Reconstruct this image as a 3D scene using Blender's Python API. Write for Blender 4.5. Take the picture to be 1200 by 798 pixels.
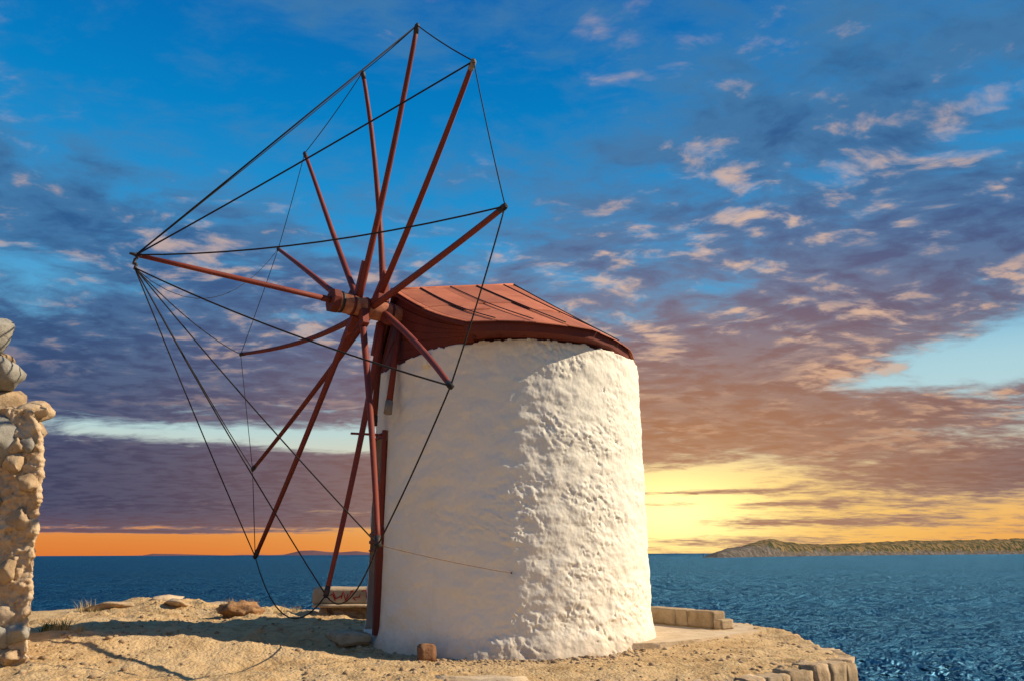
import bpy, bmesh, math, random
import numpy as np
from mathutils import Vector, Matrix
R = math.radians
for o in list(bpy.data.objects):
    bpy.data.objects.remove(o)
S = bpy.context.scene
COL = S.collection
random.seed(5)

# ------------------------------------------------------------------ camera
F = 930.0                                   # focal length in photo pixels (1200 wide)
PITCH = math.atan(249.5 / F)
ROLL = 0.004
CAM = np.array([0, 0, 1.6])
cd = bpy.data.cameras.new('camera')
cd.sensor_width = 36; cd.lens = F / 1200 * 36
cd.clip_start = 0.1; cd.clip_end = 90000
co = bpy.data.objects.new('camera', cd); COL.objects.link(co)
co.matrix_world = Matrix.Translation(CAM) @ Matrix.Rotation(R(90) + PITCH, 4, 'X') @ Matrix.Rotation(-ROLL, 4, 'Z')
S.camera = co
_f = np.array([0, math.cos(PITCH), math.sin(PITCH)]); _u = np.array([0, -math.sin(PITCH), math.cos(PITCH)]); _r = np.array([1., 0, 0])
_rt = math.cos(ROLL) * _r - math.sin(ROLL) * _u; _up = math.cos(ROLL) * _u + math.sin(ROLL) * _r
def ray(x, y):
    d = _f + (x - 600) / F * _rt - (y - 399) / F * _up
    return d / np.linalg.norm(d)
def azel(x, y):
    d = ray(x, y)
    return math.degrees(math.atan2(d[0], d[1])), math.degrees(math.asin(d[2]))

S.render.resolution_x = 1024; S.render.resolution_y = 680
S.view_settings.view_transform = 'Standard'; S.view_settings.look = 'None'
S.view_settings.gamma = 1; S.view_settings.use_curve_mapping = False
S.view_settings.exposure = 0.42
S.cycles.sample_clamp_direct = 5.0; S.cycles.sample_clamp_indirect = 3.0

# ------------------------------------------------------------------ sun
SUN_EL, SUN_BACK = R(36), R(4)              # sun stands to the right, a touch behind the mill
sdir = Vector((math.cos(SUN_EL) * math.cos(SUN_BACK), math.cos(SUN_EL) * math.sin(SUN_BACK), math.sin(SUN_EL)))
sl = bpy.data.lights.new('sun', 'SUN'); sl.energy = 4.9; sl.angle = R(0.5); sl.color = (1.0, 0.84, 0.62)
so = bpy.data.objects.new('sun', sl); COL.objects.link(so)
so.rotation_euler = sdir.to_track_quat('Z', 'Y').to_euler(); so.location = (20, 0, 20)

# ------------------------------------------------------------------ node helper
class NT:
    def __init__(s, tree): s.t = tree; s.n = tree.nodes; s.l = tree.links
    def put(s, sock, v):
        if v is None: return
        if isinstance(v, bpy.types.NodeSocket): s.l.new(v, sock)
        else: sock.default_value = v
    def m(s, op, a, b=None, c=None, clamp=False):
        n = s.n.new('ShaderNodeMath'); n.operation = op; n.use_clamp = clamp
        s.put(n.inputs[0], a); s.put(n.inputs[1], b); s.put(n.inputs[2], c); return n.outputs[0]
    def add(s, a, b): return s.m('ADD', a, b)
    def sub(s, a, b): return s.m('SUBTRACT', a, b)
    def mul(s, a, b): return s.m('MULTIPLY', a, b)
    def sm(s, v, a, b, o0=0.0, o1=1.0):
        n = s.n.new('ShaderNodeMapRange'); n.interpolation_type = 'SMOOTHSTEP'
        s.put(n.inputs[0], v); s.put(n.inputs[1], a); s.put(n.inputs[2], b); s.put(n.inputs[3], o0); s.put(n.inputs[4], o1); return n.outputs[0]
    def mix(s, f, a, b, mode='MIX'):
        n = s.n.new('ShaderNodeMix'); n.data_type = 'RGBA'; n.blend_type = mode
        s.put(n.inputs[0], f)
        for i, v in ((6, a), (7, b)):
            s.put(n.inputs[i], v if isinstance(v, bpy.types.NodeSocket) else (*v, 1)[:4])
        return n.outputs[2]
    def noise(s, vec, scale, detail=6, rough=.55, dist=0., lac=2.0, out=0):
        n = s.n.new('ShaderNodeTexNoise'); s.put(n.inputs['Vector'], vec); n.inputs['Scale'].default_value = scale
        n.inputs['Detail'].default_value = detail; n.inputs['Roughness'].default_value = rough
        n.inputs['Distortion'].default_value = dist; n.inputs['Lacunarity'].default_value = lac; return n.outputs[out]
    def vor(s, vec, scale, feat='F1', out=0, rnd=1.):
        n = s.n.new('ShaderNodeTexVoronoi'); n.feature = feat; s.put(n.inputs['Vector'], vec); n.inputs['Scale'].default_value = scale
        n.inputs['Randomness'].default_value = rnd; return n.outputs[out]
    def ramp(s, f, stops, interp='LINEAR'):
        n = s.n.new('ShaderNodeValToRGB'); n.color_ramp.interpolation = interp; e = n.color_ramp.elements
        while len(e) < len(stops): e.new(1)
        for el, (p, c) in zip(e, stops): el.position = p; el.color = (*c, 1)
        s.put(n.inputs[0], f); return n.outputs[0]
    def vec(s, x, y, z):
        n = s.n.new('ShaderNodeCombineXYZ'); s.put(n.inputs[0], x); s.put(n.inputs[1], y); s.put(n.inputs[2], z); return n.outputs[0]
    def sep(s, v):
        n = s.n.new('ShaderNodeSeparateXYZ'); s.put(n.inputs[0], v); return n.outputs
    def mapping(s, v, scale=(1, 1, 1), rot=(0, 0, 0), loc=(0, 0, 0)):
        n = s.n.new('ShaderNodeMapping'); s.put(n.inputs[0], v); n.inputs['Scale'].default_value = scale
        n.inputs['Rotation'].default_value = rot; n.inputs['Location'].default_value = loc; return n.outputs[0]
    def bump(s, h, strength=.5, dist=.02, normal=None):
        n = s.n.new('ShaderNodeBump'); n.inputs['Strength'].default_value = strength; n.inputs['Distance'].default_value = dist
        s.put(n.inputs['Height'], h); s.put(n.inputs['Normal'], normal); return n.outputs[0]

# ------------------------------------------------------------------ sky: sunset cloudscape by direction
W = bpy.data.worlds.new('World'); S.world = W; W.use_nodes = True
W.node_tree.nodes.clear(); k = NT(W.node_tree)
tc = k.n.new('ShaderNodeTexCoord')
dx, dy, dz = k.sep(tc.outputs['Generated'])
el = k.m('MULTIPLY', k.m('ARCSINE', dz), 57.2958)
az = k.m('MULTIPLY', k.m('ARCTAN2', dx, dy), 57.2958)
eln = k.m('DIVIDE', el, 90.)
def blob(px, py, sx, sy, amp, slope=0.):
    a0, e0 = azel(px, py); a_s = sx * .0616; e_s = sy * .0616
    da = k.sub(az, a0); de = k.sub(el, e0)
    if slope: de = k.sub(de, k.mul(da, slope))
    q = k.add(k.m('POWER', k.m('ABSOLUTE', k.m('DIVIDE', da, a_s)), 2.), k.m('POWER', k.m('ABSOLUTE', k.m('DIVIDE', de, e_s)), 2.))
    return k.mul(k.m('EXPONENT', k.mul(q, -1.)), amp)
clear = k.ramp(k.m('MULTIPLY', eln, 1., clamp=True), [
    (0.0, (.72, .19, .035)), (.012, (.74, .24, .05)), (.030, (.76, .38, .15)), (.058, (.74, .62, .42)), (.090, (.48, .66, .66)),
    (.150, (.13, .42, .66)), (.245, (.022, .29, .62)), (.33, (.002, .21, .54)), (.42, (.001, .13, .43)), (1.0, (.003, .06, .26))])
# glow of the low sun behind thin cloud
G = blob(850, 600, 360, 85, 1.0)
G2 = blob(785, 600, 110, 45, 1.0)
Gw = blob(800, 560, 420, 190, 1.0)
clear = k.mix(k.m('MULTIPLY', G, .9, clamp=True), clear, (1.0, .62, .16))
clear = k.mix(k.m('MULTIPLY', G2, 1., clamp=True), clear, (1.6, 1.25, .50))
clear = k.mix(blob(1120, 430, 260, 55, .6), clear, (.50, .72, .74))
# cloud sheet in perspective
inv = k.m('DIVIDE', 1., k.add(k.m('MAXIMUM', dz, 0.0), .11))
P = k.vec(k.mul(dx, inv), k.mul(dy, inv), 0.)
warp = k.noise(P, 2.2, 3, .5, out=1)
def vadd(a, b, sc):
    n = k.n.new('ShaderNodeVectorMath'); n.operation = 'MULTIPLY_ADD'; k.put(n.inputs[0], b); n.inputs[1].default_value = (sc,) * 3; k.put(n.inputs[2], a); return n.outputs[0]
Pw = vadd(P, warp, .22)
def density(v):
    big = k.noise(k.mapping(v, (1.0, 1.0, 1), (0, 0, R(25)), (3.1, 7.7, 0)), 1.7, 3, .5)
    fine = k.noise(k.mapping(v, (1.0, 1.5, 1), (0, 0, R(-28)), (1.3, .4, 0)), 5.2, 9, .62)
    return k.add(k.mul(big, .45), k.mul(fine, .75))
bias = k.add(k.sm(el, 27., 15., 0., .085), k.sm(el, 7., 2., 0., -.13))
for b in [(170, 560, 330, 36, .64), (150, 430, 260, 55, .30), (330, 330, 200, 40, .17), (860, 465, 170, 52, .40, -.05), (1130, 552, 190, 20, .42), (1080, 300, 260, 70, .26, .25),
          (850, 270, 150, 70, .06), (1000, 480, 160, 16, .2), (840, 634, 140, 7, .36), (960, 612, 120, 5, .24), (810, 577, 90, 4, .46), (770, 590, 50, 3, .3), (900, 590, 70, 3, .25), (120, 240, 150, 45, .10), (980, 150, 240, 80, .13), (320, 611, 280, 5, .62), (150, 622, 160, 2.5, .5), (60, 590, 160, 8, .15),
          (1150, 418, 150, 24, -.60, .12), (260, 510, 220, 12, -.45), (430, 520, 90, 16, -.3), (860, 562, 170, 20, -.36), (795, 590, 85, 28, -.20), (690, 600, 100, 30, -.12), (200, 50, 300, 95, -.12), (640, 90, 200, 110, -.12), (300, 634, 700, 11, -.4), (60, 320, 60, 15, -.15), (870, 330, 90, 22, -.12, .3)]:
    bias = k.add(bias, blob(*b))
D0 = density(Pw)
den = k.add(D0, bias)
T = k.noise(k.mapping(Pw, (1.0, 1.3, 1), (0, 0, R(-30)), (4.2, 1.9, 0)), 8.0, 6, .57)
T2 = k.noise(k.mapping(Pw, (1., 1., 1), (0, 0, R(20)), (9.2, 3.9, 0)), 2.6, 3, .5)
cover = k.sm(den, .44, .78)
lowf = k.sm(el, 3., 22.)                    # 0 low .. 1 high
warm = blob(850, 340, 330, 130, 1.0)        # clouds facing the low sun catch more of its colour
dark = k.mix(lowf, (.026, .044, .110), (.022, .100, .262))
dark = k.mix(k.sm(el, 1.0, 3.2, .45, 0.), dark, (.32, .12, .06))
dark = k.mix(k.m('MULTIPLY', Gw, .95, clamp=True), dark, (.47, .215, .095))
mid = k.mix(lowf, (.075, .095, .180), (.062, .21, .42))
mid = k.mix(k.m('MULTIPLY', Gw, .8, clamp=True), mid, (.58, .33, .18))
lit = k.mix(lowf, (.86, .46, .22), (.74, .50, .37))
tone = k.add(k.mul(T, .6), k.mul(D0, .4))
cl = k.mix(k.mul(k.sm(den, .54, .86), k.sm(tone, .60, .44, k.sm(el, 6., 14., .55, .35), 1.)), mid, dark)
thr = k.sub(k.add(k.sm(el, 6., 36., .485, .585), k.mul(k.sub(.5, T2), .55)), k.mul(warm, .05))
litf = k.mul(k.sm(T, thr, k.add(thr, .22)), k.sm(den, .46, .60))
litf = k.mul(litf, k.sm(den, 1.10, .80, .22, 1.))
litf = k.mul(litf, k.sm(k.add(el, k.mul(az, .10)), 5., 15., .06, 1.))
litf = k.m('MULTIPLY', litf, k.add(.62, k.mul(warm, .30)), clamp=True)
cl = k.mix(litf, cl, lit)
sky = k.mix(k.m('MAXIMUM', cover, litf), clear, cl)
# below the horizon the world is only a dim continuation under the sea
sky = k.mix(k.sm(el, -3., -.6), (.02, .06, .11), sky)
bg = k.n.new('ShaderNodeBackground'); k.put(bg.inputs[0], sky); bg.inputs[1].default_value = 0.76
wo = k.n.new('ShaderNodeOutputWorld'); k.l.new(bg.outputs[0], wo.inputs[0])
W.cycles.sampling_method = 'MANUAL'; W.cycles.sample_map_resolution = 512

# ------------------------------------------------------------------ numpy noise
_rs = np.random.RandomState(11)
_perm = _rs.permutation(256); _perm = np.concatenate([_perm, _perm, _perm])
_grad = _rs.normal(size=(256, 3)); _grad /= np.linalg.norm(_grad, axis=1)[:, None]
def perlin(x, y, z):
    x, y, z = np.broadcast_arrays(np.asarray(x, float), np.asarray(y, float), np.asarray(z, float))
    xi, yi, zi = np.floor(x).astype(int), np.floor(y).astype(int), np.floor(z).astype(int)
    xf, yf, zf = x - xi, y - yi, z - zi
    u, v, w = [t * t * t * (t * (t * 6 - 15) + 10) for t in (xf, yf, zf)]
    out = 0.
    for a in (0, 1):
        for b in (0, 1):
            for c in (0, 1):
                g = _grad[_perm[_perm[_perm[(xi + a) & 255] + ((yi + b) & 255)] + ((zi + c) & 255)]]
                out = out + (u if a else 1 - u) * (v if b else 1 - v) * (w if c else 1 - w) * (g[..., 0] * (xf - a) + g[..., 1] * (yf - b) + g[..., 2] * (zf - c))
    return out
def fbm(x, y, z, oct=4, gain=.5):
    s = 0.; a = 1.
    for i in range(oct):
        s = s + a * perlin(x * 2 ** i + 17.3 * i, y * 2 ** i - 9.1 * i, z * 2 ** i + 4.7 * i); a *= gain
    return s
def sstep(a, b, x):
    t = np.clip((x - a) / (b - a), 0, 1); return t * t * (3 - 2 * t)

# ------------------------------------------------------------------ mesh helpers
def mesh_np(name, V, Q, smooth=True):
    V = np.asarray(V, np.float32).reshape(-1, 3); Q = np.asarray(Q, np.int32)
    me = bpy.data.meshes.new(name); n = Q.shape[1]
    me.vertices.add(len(V)); me.vertices.foreach_set('co', V.ravel())
    me.loops.add(Q.size); me.loops.foreach_set('vertex_index', Q.ravel())
    me.polygons.add(len(Q)); me.polygons.foreach_set('loop_start', np.arange(0, Q.size, n, dtype=np.int32))
    me.polygons.foreach_set('loop_total', np.full(len(Q), n, np.int32))
    me.polygons.foreach_set('use_smooth', np.full(len(Q), smooth, bool))
    me.update(calc_edges=True); me.validate(); return me
def grid_quads(nu, nv, wrap=False):
    i, j = np.meshgrid(np.arange(nu if wrap else nu - 1), np.arange(nv - 1), indexing='ij'); i2 = (i + 1) % nu
    return np.stack([i * nv + j, i2 * nv + j, i2 * nv + j + 1, i * nv + j + 1], -1).reshape(-1, 4)
def link(name, me, mat=None, parent=None, loc=None, kind=None, label=None, cat=None, group=None):
    o = bpy.data.objects.new(name, me); COL.objects.link(o)
    if mat and me is not None and not me.materials: me.materials.append(mat)
    if parent: o.parent = parent
    if loc is not None: o.location = loc
    if kind: o['kind'] = kind
    if label: o['label'] = label
    if cat: o['category'] = cat
    if group: o['group'] = group
    return o
def bm_mesh(bm, name, smooth=False):
    me = bpy.data.meshes.new(name); bmesh.ops.recalc_face_normals(bm, faces=bm.faces); bm.to_mesh(me); bm.free()
    if smooth: me.polygons.foreach_set('use_smooth', np.ones(len(me.polygons), bool))
    return me
def tube_data(pts, rad, seg=8, caps=True):
    pts = [Vector(p) for p in pts]; n = len(pts); V = []; Fc = []
    rad = rad if hasattr(rad, '__len__') else [rad] * n
    t = (pts[1] - pts[0]).normalized(); a = t.orthogonal().normalized()
    for i in range(n):
        t = (pts[min(i + 1, n - 1)] - pts[max(i - 1, 0)]).normalized()
        a = (a - t * a.dot(t)).normalized(); b = t.cross(a)
        for s in range(seg):
            an = 2 * math.pi * s / seg; V.append(pts[i] + rad[i] * (math.cos(an) * a + math.sin(an) * b))
    for i in range(n - 1):
        for s in range(seg):
            Fc.append((i * seg + s, i * seg + (s + 1) % seg, (i + 1) * seg + (s + 1) % seg, (i + 1) * seg + s))
    if caps: Fc.append(tuple(range(seg - 1, -1, -1))); Fc.append(tuple((n - 1) * seg + s for s in range(seg)))
    return V, Fc
def tube(name, pts, rad, mat, parent, seg=8, smooth=True, **kw):
    V, Fc = tube_data(pts, rad, seg)
    me = bpy.data.meshes.new(name); me.from_pydata([v[:] for v in V], [], Fc)
    me.polygons.foreach_set('use_smooth', [smooth and len(f) == 4 for f in Fc]); me.update()
    return link(name, me, mat, parent, **kw)
def slab_mesh(name, corners_lo, corners_hi, bev=.01):
    """closed prism between two matching loops of points"""
    bm = bmesh.new(); n = len(corners_lo)
    a = [bm.verts.new(p) for p in corners_lo]; b = [bm.verts.new(p) for p in corners_hi]
    bm.faces.new(a[::-1]); bm.faces.new(b)
    for i in range(n): bm.faces.new((a[i], a[(i + 1) % n], b[(i + 1) % n], b[i]))
    bmesh.ops.recalc_face_normals(bm, faces=bm.faces)
    if bev: bmesh.ops.bevel(bm, geom=bm.edges[:], offset=bev, segments=1, affect='EDGES')
    return bm_mesh(bm, name)
def chunk_mesh(name, sx, sy, sz, seed, cuts=4, rough=.012, bev=.02):
    """a weathered block resting on z = 0"""
    bm = bmesh.new(); bmesh.ops.create_cube(bm, size=1)
    for v in bm.verts: v.co = Vector((v.co.x * sx, v.co.y * sy, (v.co.z + .5) * sz))
    bmesh.ops.bevel(bm, geom=bm.edges[:], offset=bev, segments=2, affect='EDGES')
    if cuts: bmesh.ops.subdivide_edges(bm, edges=[e for e in bm.edges if e.calc_length() > bev * 3], cuts=cuts, use_grid_fill=True)
    co = np.array([v.co for v in bm.verts])
    d = np.stack([fbm(co[:, 0] * 6 + seed * 3.1 + q * 11, co[:, 1] * 6, co[:, 2] * 6 + seed, 3) for q in range(3)], 1)
    for v, e in zip(bm.verts, d): v.co += Vector(e * rough * 2)
    return bm_mesh(bm, name, True)
def rock_mesh(name, seed, sub=3, flat=.75, rough=.35, facets=5):
    bm = bmesh.new(); bmesh.ops.create_icosphere(bm, subdivisions=sub, radius=1)
    rs = np.random.RandomState(seed); co = np.array([v.co for v in bm.verts])
    for q in range(facets):
        nn = rs.normal(size=3); nn /= np.linalg.norm(nn); dd = rs.uniform(.45, .8)
        h = co @ nn - dd; co = co - np.clip(h, 0, None)[:, None] * nn * .92
    co = co * (1 + rough * 1.0 * fbm(co[:, 0] * 1.6 + seed, co[:, 1] * 1.6, co[:, 2] * 1.6, 4, .55))[:, None]
    co[:, 2] *= flat
    for v, c in zip(bm.verts, co): v.co = c
    return bm_mesh(bm, name, True)

# ------------------------------------------------------------------ materials
def mat(name):
    m = bpy.data.materials.new(name); m.use_nodes = True
    q = NT(m.node_tree); b = m.node_tree.nodes['Principled BSDF']; t = q.n.new('ShaderNodeTexCoord')
    g = q.n.new('ShaderNodeNewGeometry')
    return m, q, b, t.outputs['Object'], g.outputs['Position']
def fin(q, b, col, rough=.9, normal=None, spec=.25):
    q.put(b.inputs['Base Color'], col if isinstance(col, bpy.types.NodeSocket) else (*col, 1)); q.put(b.inputs['Roughness'], rough)
    if normal is not None: q.put(b.inputs['Normal'], normal)
    b.inputs['Specular IOR Level'].default_value = spec
# whitewash
m_white, q, b, oc, wp = mat('whitewash')
n1 = q.noise(wp, 1.1, 5, .6); n2 = q.noise(wp, 9., 6, .65); n3 = q.noise(wp, 48., 4, .6)
c = q.ramp(n1, [(.3, (.81, .735, .595)), (.55, (.84, .77, .64)), (.75, (.78, .70, .565))])
st = q.noise(q.mapping(wp, (3., 3., .5)), 1.6, 5, .6)
c = q.mix(q.sm(st, .58, .78, 0., .30), c, (.62, .54, .44))
wz = q.sep(wp)[2]
c = q.mix(q.mul(q.sm(q.add(wz, q.mul(n2, .35)), .75, .28), .75), c, (.52, .41, .29))        # earth splashed up from the ground
c = q.mix(q.sm(q.vor(wp, 7.), .0, .055, .5, 0.), c, (.45, .38, .3))
fin(q, b, c, .92, q.bump(q.add(q.mul(n2, .7), q.mul(n3, .35)), .55, .016), .2)
# red painted wood
def red_mat(name, c0, c1, c2, sc=1.0, rough=.55):
    m, q, b, oc, wp = mat(name)
    n1 = q.noise(wp, 2.2 * sc, 5, .6); n2 = q.noise(q.mapping(wp, (6, 6, 6)), 5. * sc, 6, .7)
    c = q.ramp(n1, [(.3, c0), (.52, c1), (.72, c2)])
    c = q.mix(q.sm(n2, .60, .78, 0., .7), c, tuple(x * .55 for x in c0))
    c = q.mix(q.sm(q.noise(wp, 16., 5, .7), .66, .8, 0., .45), c, (.42, .30, .22))
    fin(q, b, c, q.sm(n1, .3, .7, rough, rough + .25), q.bump(n2, .4, .006), .35); return m
m_red = red_mat('red_painted_pole', (.150, .020, .010), (.185, .028, .013), (.23, .042, .020))
m_roof = red_mat('red_roof_boards', (.36, .10, .048), (.45, .135, .066), (.52, .17, .09), .6, .7)
q = NT(m_roof.node_tree); b = m_roof.node_tree.nodes['Principled BSDF']; wp = q.n.new('ShaderNodeNewGeometry').outputs['Position']
old = b.inputs['Base Color'].links[0].from_socket; oi = q.n.new('ShaderNodeObjectInfo').outputs['Random']
stn = q.noise(q.mapping(wp, (1.2, 1.2, 5.)), 2.4, 7, .7)
cc = q.mix(q.sm(stn, .52, .70, 0., .55), old, (.20, .05, .03))
cc = q.mix(q.sm(q.noise(wp, 5.5, 6, .7), .58, .74, 0., .55), cc, (.60, .30, .20))
hs = q.n.new('ShaderNodeHueSaturation'); q.put(hs.inputs['Color'], cc); q.put(hs.inputs['Value'], q.sm(oi, 0., 1., .80, 1.14)); q.put(b.inputs['Base Color'], hs.outputs[0])
m_cap = red_mat('dark_red_cap_boards', (.10, .018, .011), (.135, .025, .014), (.17, .036, .02), .8, .65)
m_shaft, q, b, oc, wp = mat('weathered_shaft_wood')
n2 = q.noise(wp, 7., 6, .65)
fin(q, b, q.ramp(n2, [(.3, (.22, .06, .03)), (.5, (.38, .14, .075)), (.7, (.50, .23, .14))]), .75, q.bump(n2, .5, .01))
m_iron, q, b, oc, wp = mat('dark_iron')
fin(q, b, q.ramp(q.noise(wp, 20.), [(.35, (.02, .016, .014)), (.7, (.06, .035, .025))]), .6, None, .4)
m_rope, q, b, oc, wp = mat('tarred_rope'); fin(q, b, (.022, .019, .017), .85)
m_rope2, q, b, oc, wp = mat('brown_cord'); fin(q, b, (.16, .09, .05), .85)
m_grey_wood, q, b, oc, wp = mat('grey_wood')
n2 = q.noise(q.mapping(wp, (8, 8, 2)), 4., 6, .65); fin(q, b, q.ramp(n2, [(.3, (.16, .12, .09)), (.7, (.34, .28, .22))]), .85, q.bump(n2, .5, .01))
# ground
m_ground, q, b, oc, wp = mat('dusty_earth')
n1 = q.noise(wp, .55, 6, .6); n2 = q.noise(wp, 3.2, 8, .68); n3 = q.noise(wp, 26., 6, .7); vo = q.vor(wp, 22.); vo2 = q.vor(wp, 60.)
c = q.ramp(n2, [(.28, (.32, .19, .08)), (.45, (.49, .32, .15)), (.60, (.58, .405, .205)), (.76, (.63, .465, .265))])
c = q.mix(q.sm(n1, .42, .66, 0., .55), c, (.57, .42, .245))
n5 = q.noise(q.mapping(wp, (1., 1.6, 1.)), 1.7, 7, .7)
c = q.mix(q.sm(n5, .50, .66, 0., .38), c, (.27, .17, .078))
c = q.mix(q.sm(n3, .55, .75, 0., .75), c, (.15, .085, .042))
c = q.mix(q.sm(vo2, .0, .35, .35, 0.), c, (.70, .56, .38))
nz = q.sep(q.n.new('ShaderNodeNewGeometry').outputs['Normal'])[2]
c = q.mix(q.sm(nz, .75, .35), c, q.ramp(n2, [(.3, (.22, .15, .09)), (.6, (.42, .32, .21)), (.8, (.5, .42, .32))]))
fin(q, b, c, .95, q.bump(q.add(q.add(q.mul(n3, .8), q.mul(n2, .5)), q.sub(0., q.mul(vo, .5))), .85, .04), .15)
def stone_mat(name, ramp, sc=1., spots=(.62, .54, .42), bmp=.8):
    m, q, b, oc, wp = mat(name)
    oi = q.n.new('ShaderNodeObjectInfo').outputs['Random']
    n1 = q.noise(wp, 2.6 * sc, 6, .65); n2 = q.noise(wp, 14. * sc, 7, .7); v = q.vor(wp, 9. * sc)
    c = q.ramp(q.add(n1, q.mul(q.sub(oi, .5), .22)), ramp)
    c = q.mix(q.sm(n2, .58, .74, 0., .6), c, spots)
    c = q.mix(q.sm(n2, .42, .28, 0., .6), c, tuple(x * .35 for x in ramp[0][1]))
    fin(q, b, c, .93, q.bump(q.add(n2, q.mul(v, .3)), bmp, .03), .2); return m
m_stone = stone_mat('tan_rubble_stone', [(.30, (.27, .18, .10)), (.5, (.46, .33, .20)), (.68, (.58, .44, .29))])
m_gstone = stone_mat('grey_boulder', [(.30, (.16, .15, .125)), (.5, (.27, .25, .21)), (.7, (.38, .35, .29))], spots=(.55, .50, .42))
m_mortar = stone_mat('earth_mortar', [(.30, (.32, .20, .11)), (.5, (.52, .36, .21)), (.7, (.62, .47, .31))], 1.4, (.66, .52, .36))
m_conc = stone_mat('weathered_concrete', [(.30, (.36, .26, .155)), (.5, (.47, .35, .22)), (.7, (.55, .43, .29))], 1.2, (.60, .49, .35), .5)
m_par = stone_mat('brown_concrete', [(.30, (.26, .18, .10)), (.5, (.36, .26, .155)), (.7, (.44, .33, .21))], 1.6, (.5, .4, .27), .6)
m_brick = stone_mat('brown_block', [(.30, (.17, .08, .04)), (.5, (.26, .13, .065)), (.7, (.34, .19, .10))], 2., (.42, .30, .2), .6)
m_mound = stone_mat('brown_earth_lump', [(.30, (.20, .10, .045)), (.5, (.34, .19, .09)), (.7, (.46, .29, .15))], 1.6, (.52, .36, .2), 1.)
m_paint, q, b, oc, wp = mat('red_spray_paint'); fin(q, b, (.42, .035, .02), .7)
m_dry, q, b, oc, wp = mat('dry_grass_blades'); oi = q.n.new('ShaderNodeObjectInfo').outputs['Random']
fin(q, b, q.ramp(q.noise(wp, 5.), [(.35, (.36, .24, .09)), (.65, (.55, .42, .20))]), .8)
m_green, q, b, oc, wp = mat('green_leaves'); fin(q, b, q.ramp(q.noise(wp, 9.), [(.35, (.05, .09, .02)), (.65, (.12, .17, .05))]), .7)
# sea
m_sea, q, b, oc, wp = mat('sea_water')
w1 = q.noise(q.mapping(wp, (1., 1.7, 1.), (0, 0, R(10))), .30, 4, .6); w2 = q.noise(q.mapping(wp, (1., 1.5, 1.), (0, 0, R(-20))), 1.1, 5, .65)
w0 = q.noise(q.mapping(wp, (1., 2.5, 1.)), .012, 4, .5)
c = q.mix(q.sm(w0, .4, .62), (.0006, .028, .060), (.0014, .042, .084))
w3 = q.noise(q.mapping(wp, (1., 1.25, 1.), (0, 0, R(6))), .085, 5, .7)
nb = q.bump(q.add(q.add(w1, q.mul(w2, .35)), q.mul(w3, 4.5)), 1., 3.0)
fin(q, b, c, .9, nb, 0.)
gl = q.n.new('ShaderNodeBsdfGlossy'); gl.inputs['Roughness'].default_value = .30; q.put(gl.inputs['Normal'], nb)
gl.inputs['Color'].default_value = (.22, .58, .90, 1)
fz = q.n.new('ShaderNodeFresnel'); fz.inputs['IOR'].default_value = 1.33; q.put(fz.inputs['Normal'], nb)
mx = q.n.new('ShaderNodeMixShader'); q.put(mx.inputs[0], q.m('MINIMUM', q.m('MULTIPLY', fz.outputs[0], .95), .29)); q.l.new(b.outputs[0], mx.inputs[1]); q.l.new(gl.outputs[0], mx.inputs[2])
q.l.new(mx.outputs[0], m_sea.node_tree.nodes['Material Output'].inputs[0])
# islands
SEA_Z = -9.0
m_isle, q, b, oc, wp = mat('scrubby_headland')
n1 = q.noise(wp, .012, 6, .65); n2 = q.noise(wp, .05, 6, .7); iz = q.sep(wp)[2]
c = q.ramp(n1, [(.3, (.13, .085, .035)), (.5, (.19, .12, .05)), (.7, (.24, .16, .075))])
c = q.mix(q.sm(n2, .47, .54), c, (.034, .040, .014))
rk = q.ramp(q.noise(q.mapping(wp, (1, 1, 1.6)), .05, 8, .78), [(.34, (.025, .022, .02)), (.5, (.10, .085, .07)), (.66, (.24, .20, .165))])
ix = q.sep(wp)[0]
cliff = q.sm(q.add(q.sub(iz, SEA_Z), q.mul(q.sub(n1, .5), 60.)), q.sm(ix, 650., 900., 40., 20.), q.sm(ix, 650., 900., 24., 9.))
c = q.mix(cliff, c, rk)
fin(q, b, c, .95, q.bump(n2, 1., 4.), .1)
m_far, q, b, oc, wp = mat('haze_tinted_hills'); fin(q, b, (.13, .075, .085), 1., None, 0.)  # dim purple base colour carries the distance haze and backlit look

# ------------------------------------------------------------------ ground
TC = np.array([-.07, 14.5]); TR0, TR1 = 2.44, 2.385
LAND = np.array([(3.0, -10), (3.3, 4), (3.9, 9), (4.35, 11.3), (4.85, 12.7), (4.9, 14.2), (4.75, 16), (4.1, 18), (3, 20.5), (0, 22), (-3, 21.6), (-6, 20.9), (-9, 20.2), (-13, 20.5), (-20, 18), (-30, 14), (-30, -10)], float)
def land_dist(x, y):
    best = np.full(x.shape, 1e9); inside = np.zeros(x.shape, bool)
    for i in range(len(LAND)):
        a, c = LAND[i], LAND[(i + 1) % len(LAND)]; e = c - a
        t = np.clip(((x - a[0]) * e[0] + (y - a[1]) * e[1]) / (e @ e), 0, 1)
        best = np.minimum(best, np.hypot(x - a[0] - t * e[0], y - a[1] - t * e[1]))
        cr = ((a[1] > y) != (c[1] > y)); xx = a[0] + (y - a[1]) / (c[1] - a[1] + 1e-12) * e[0]; inside ^= cr & (x < xx)
    return np.where(inside, -best, best)
SEA_Z = -9.0
RIM = np.array([(4.85, 13.3), (4.80, 12.4), (4.45, 11.6), (3.7, 10.95), (2.7, 10.42), (1.7, 10.05), (.7, 9.8), (-.85, 9.65)])
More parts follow.
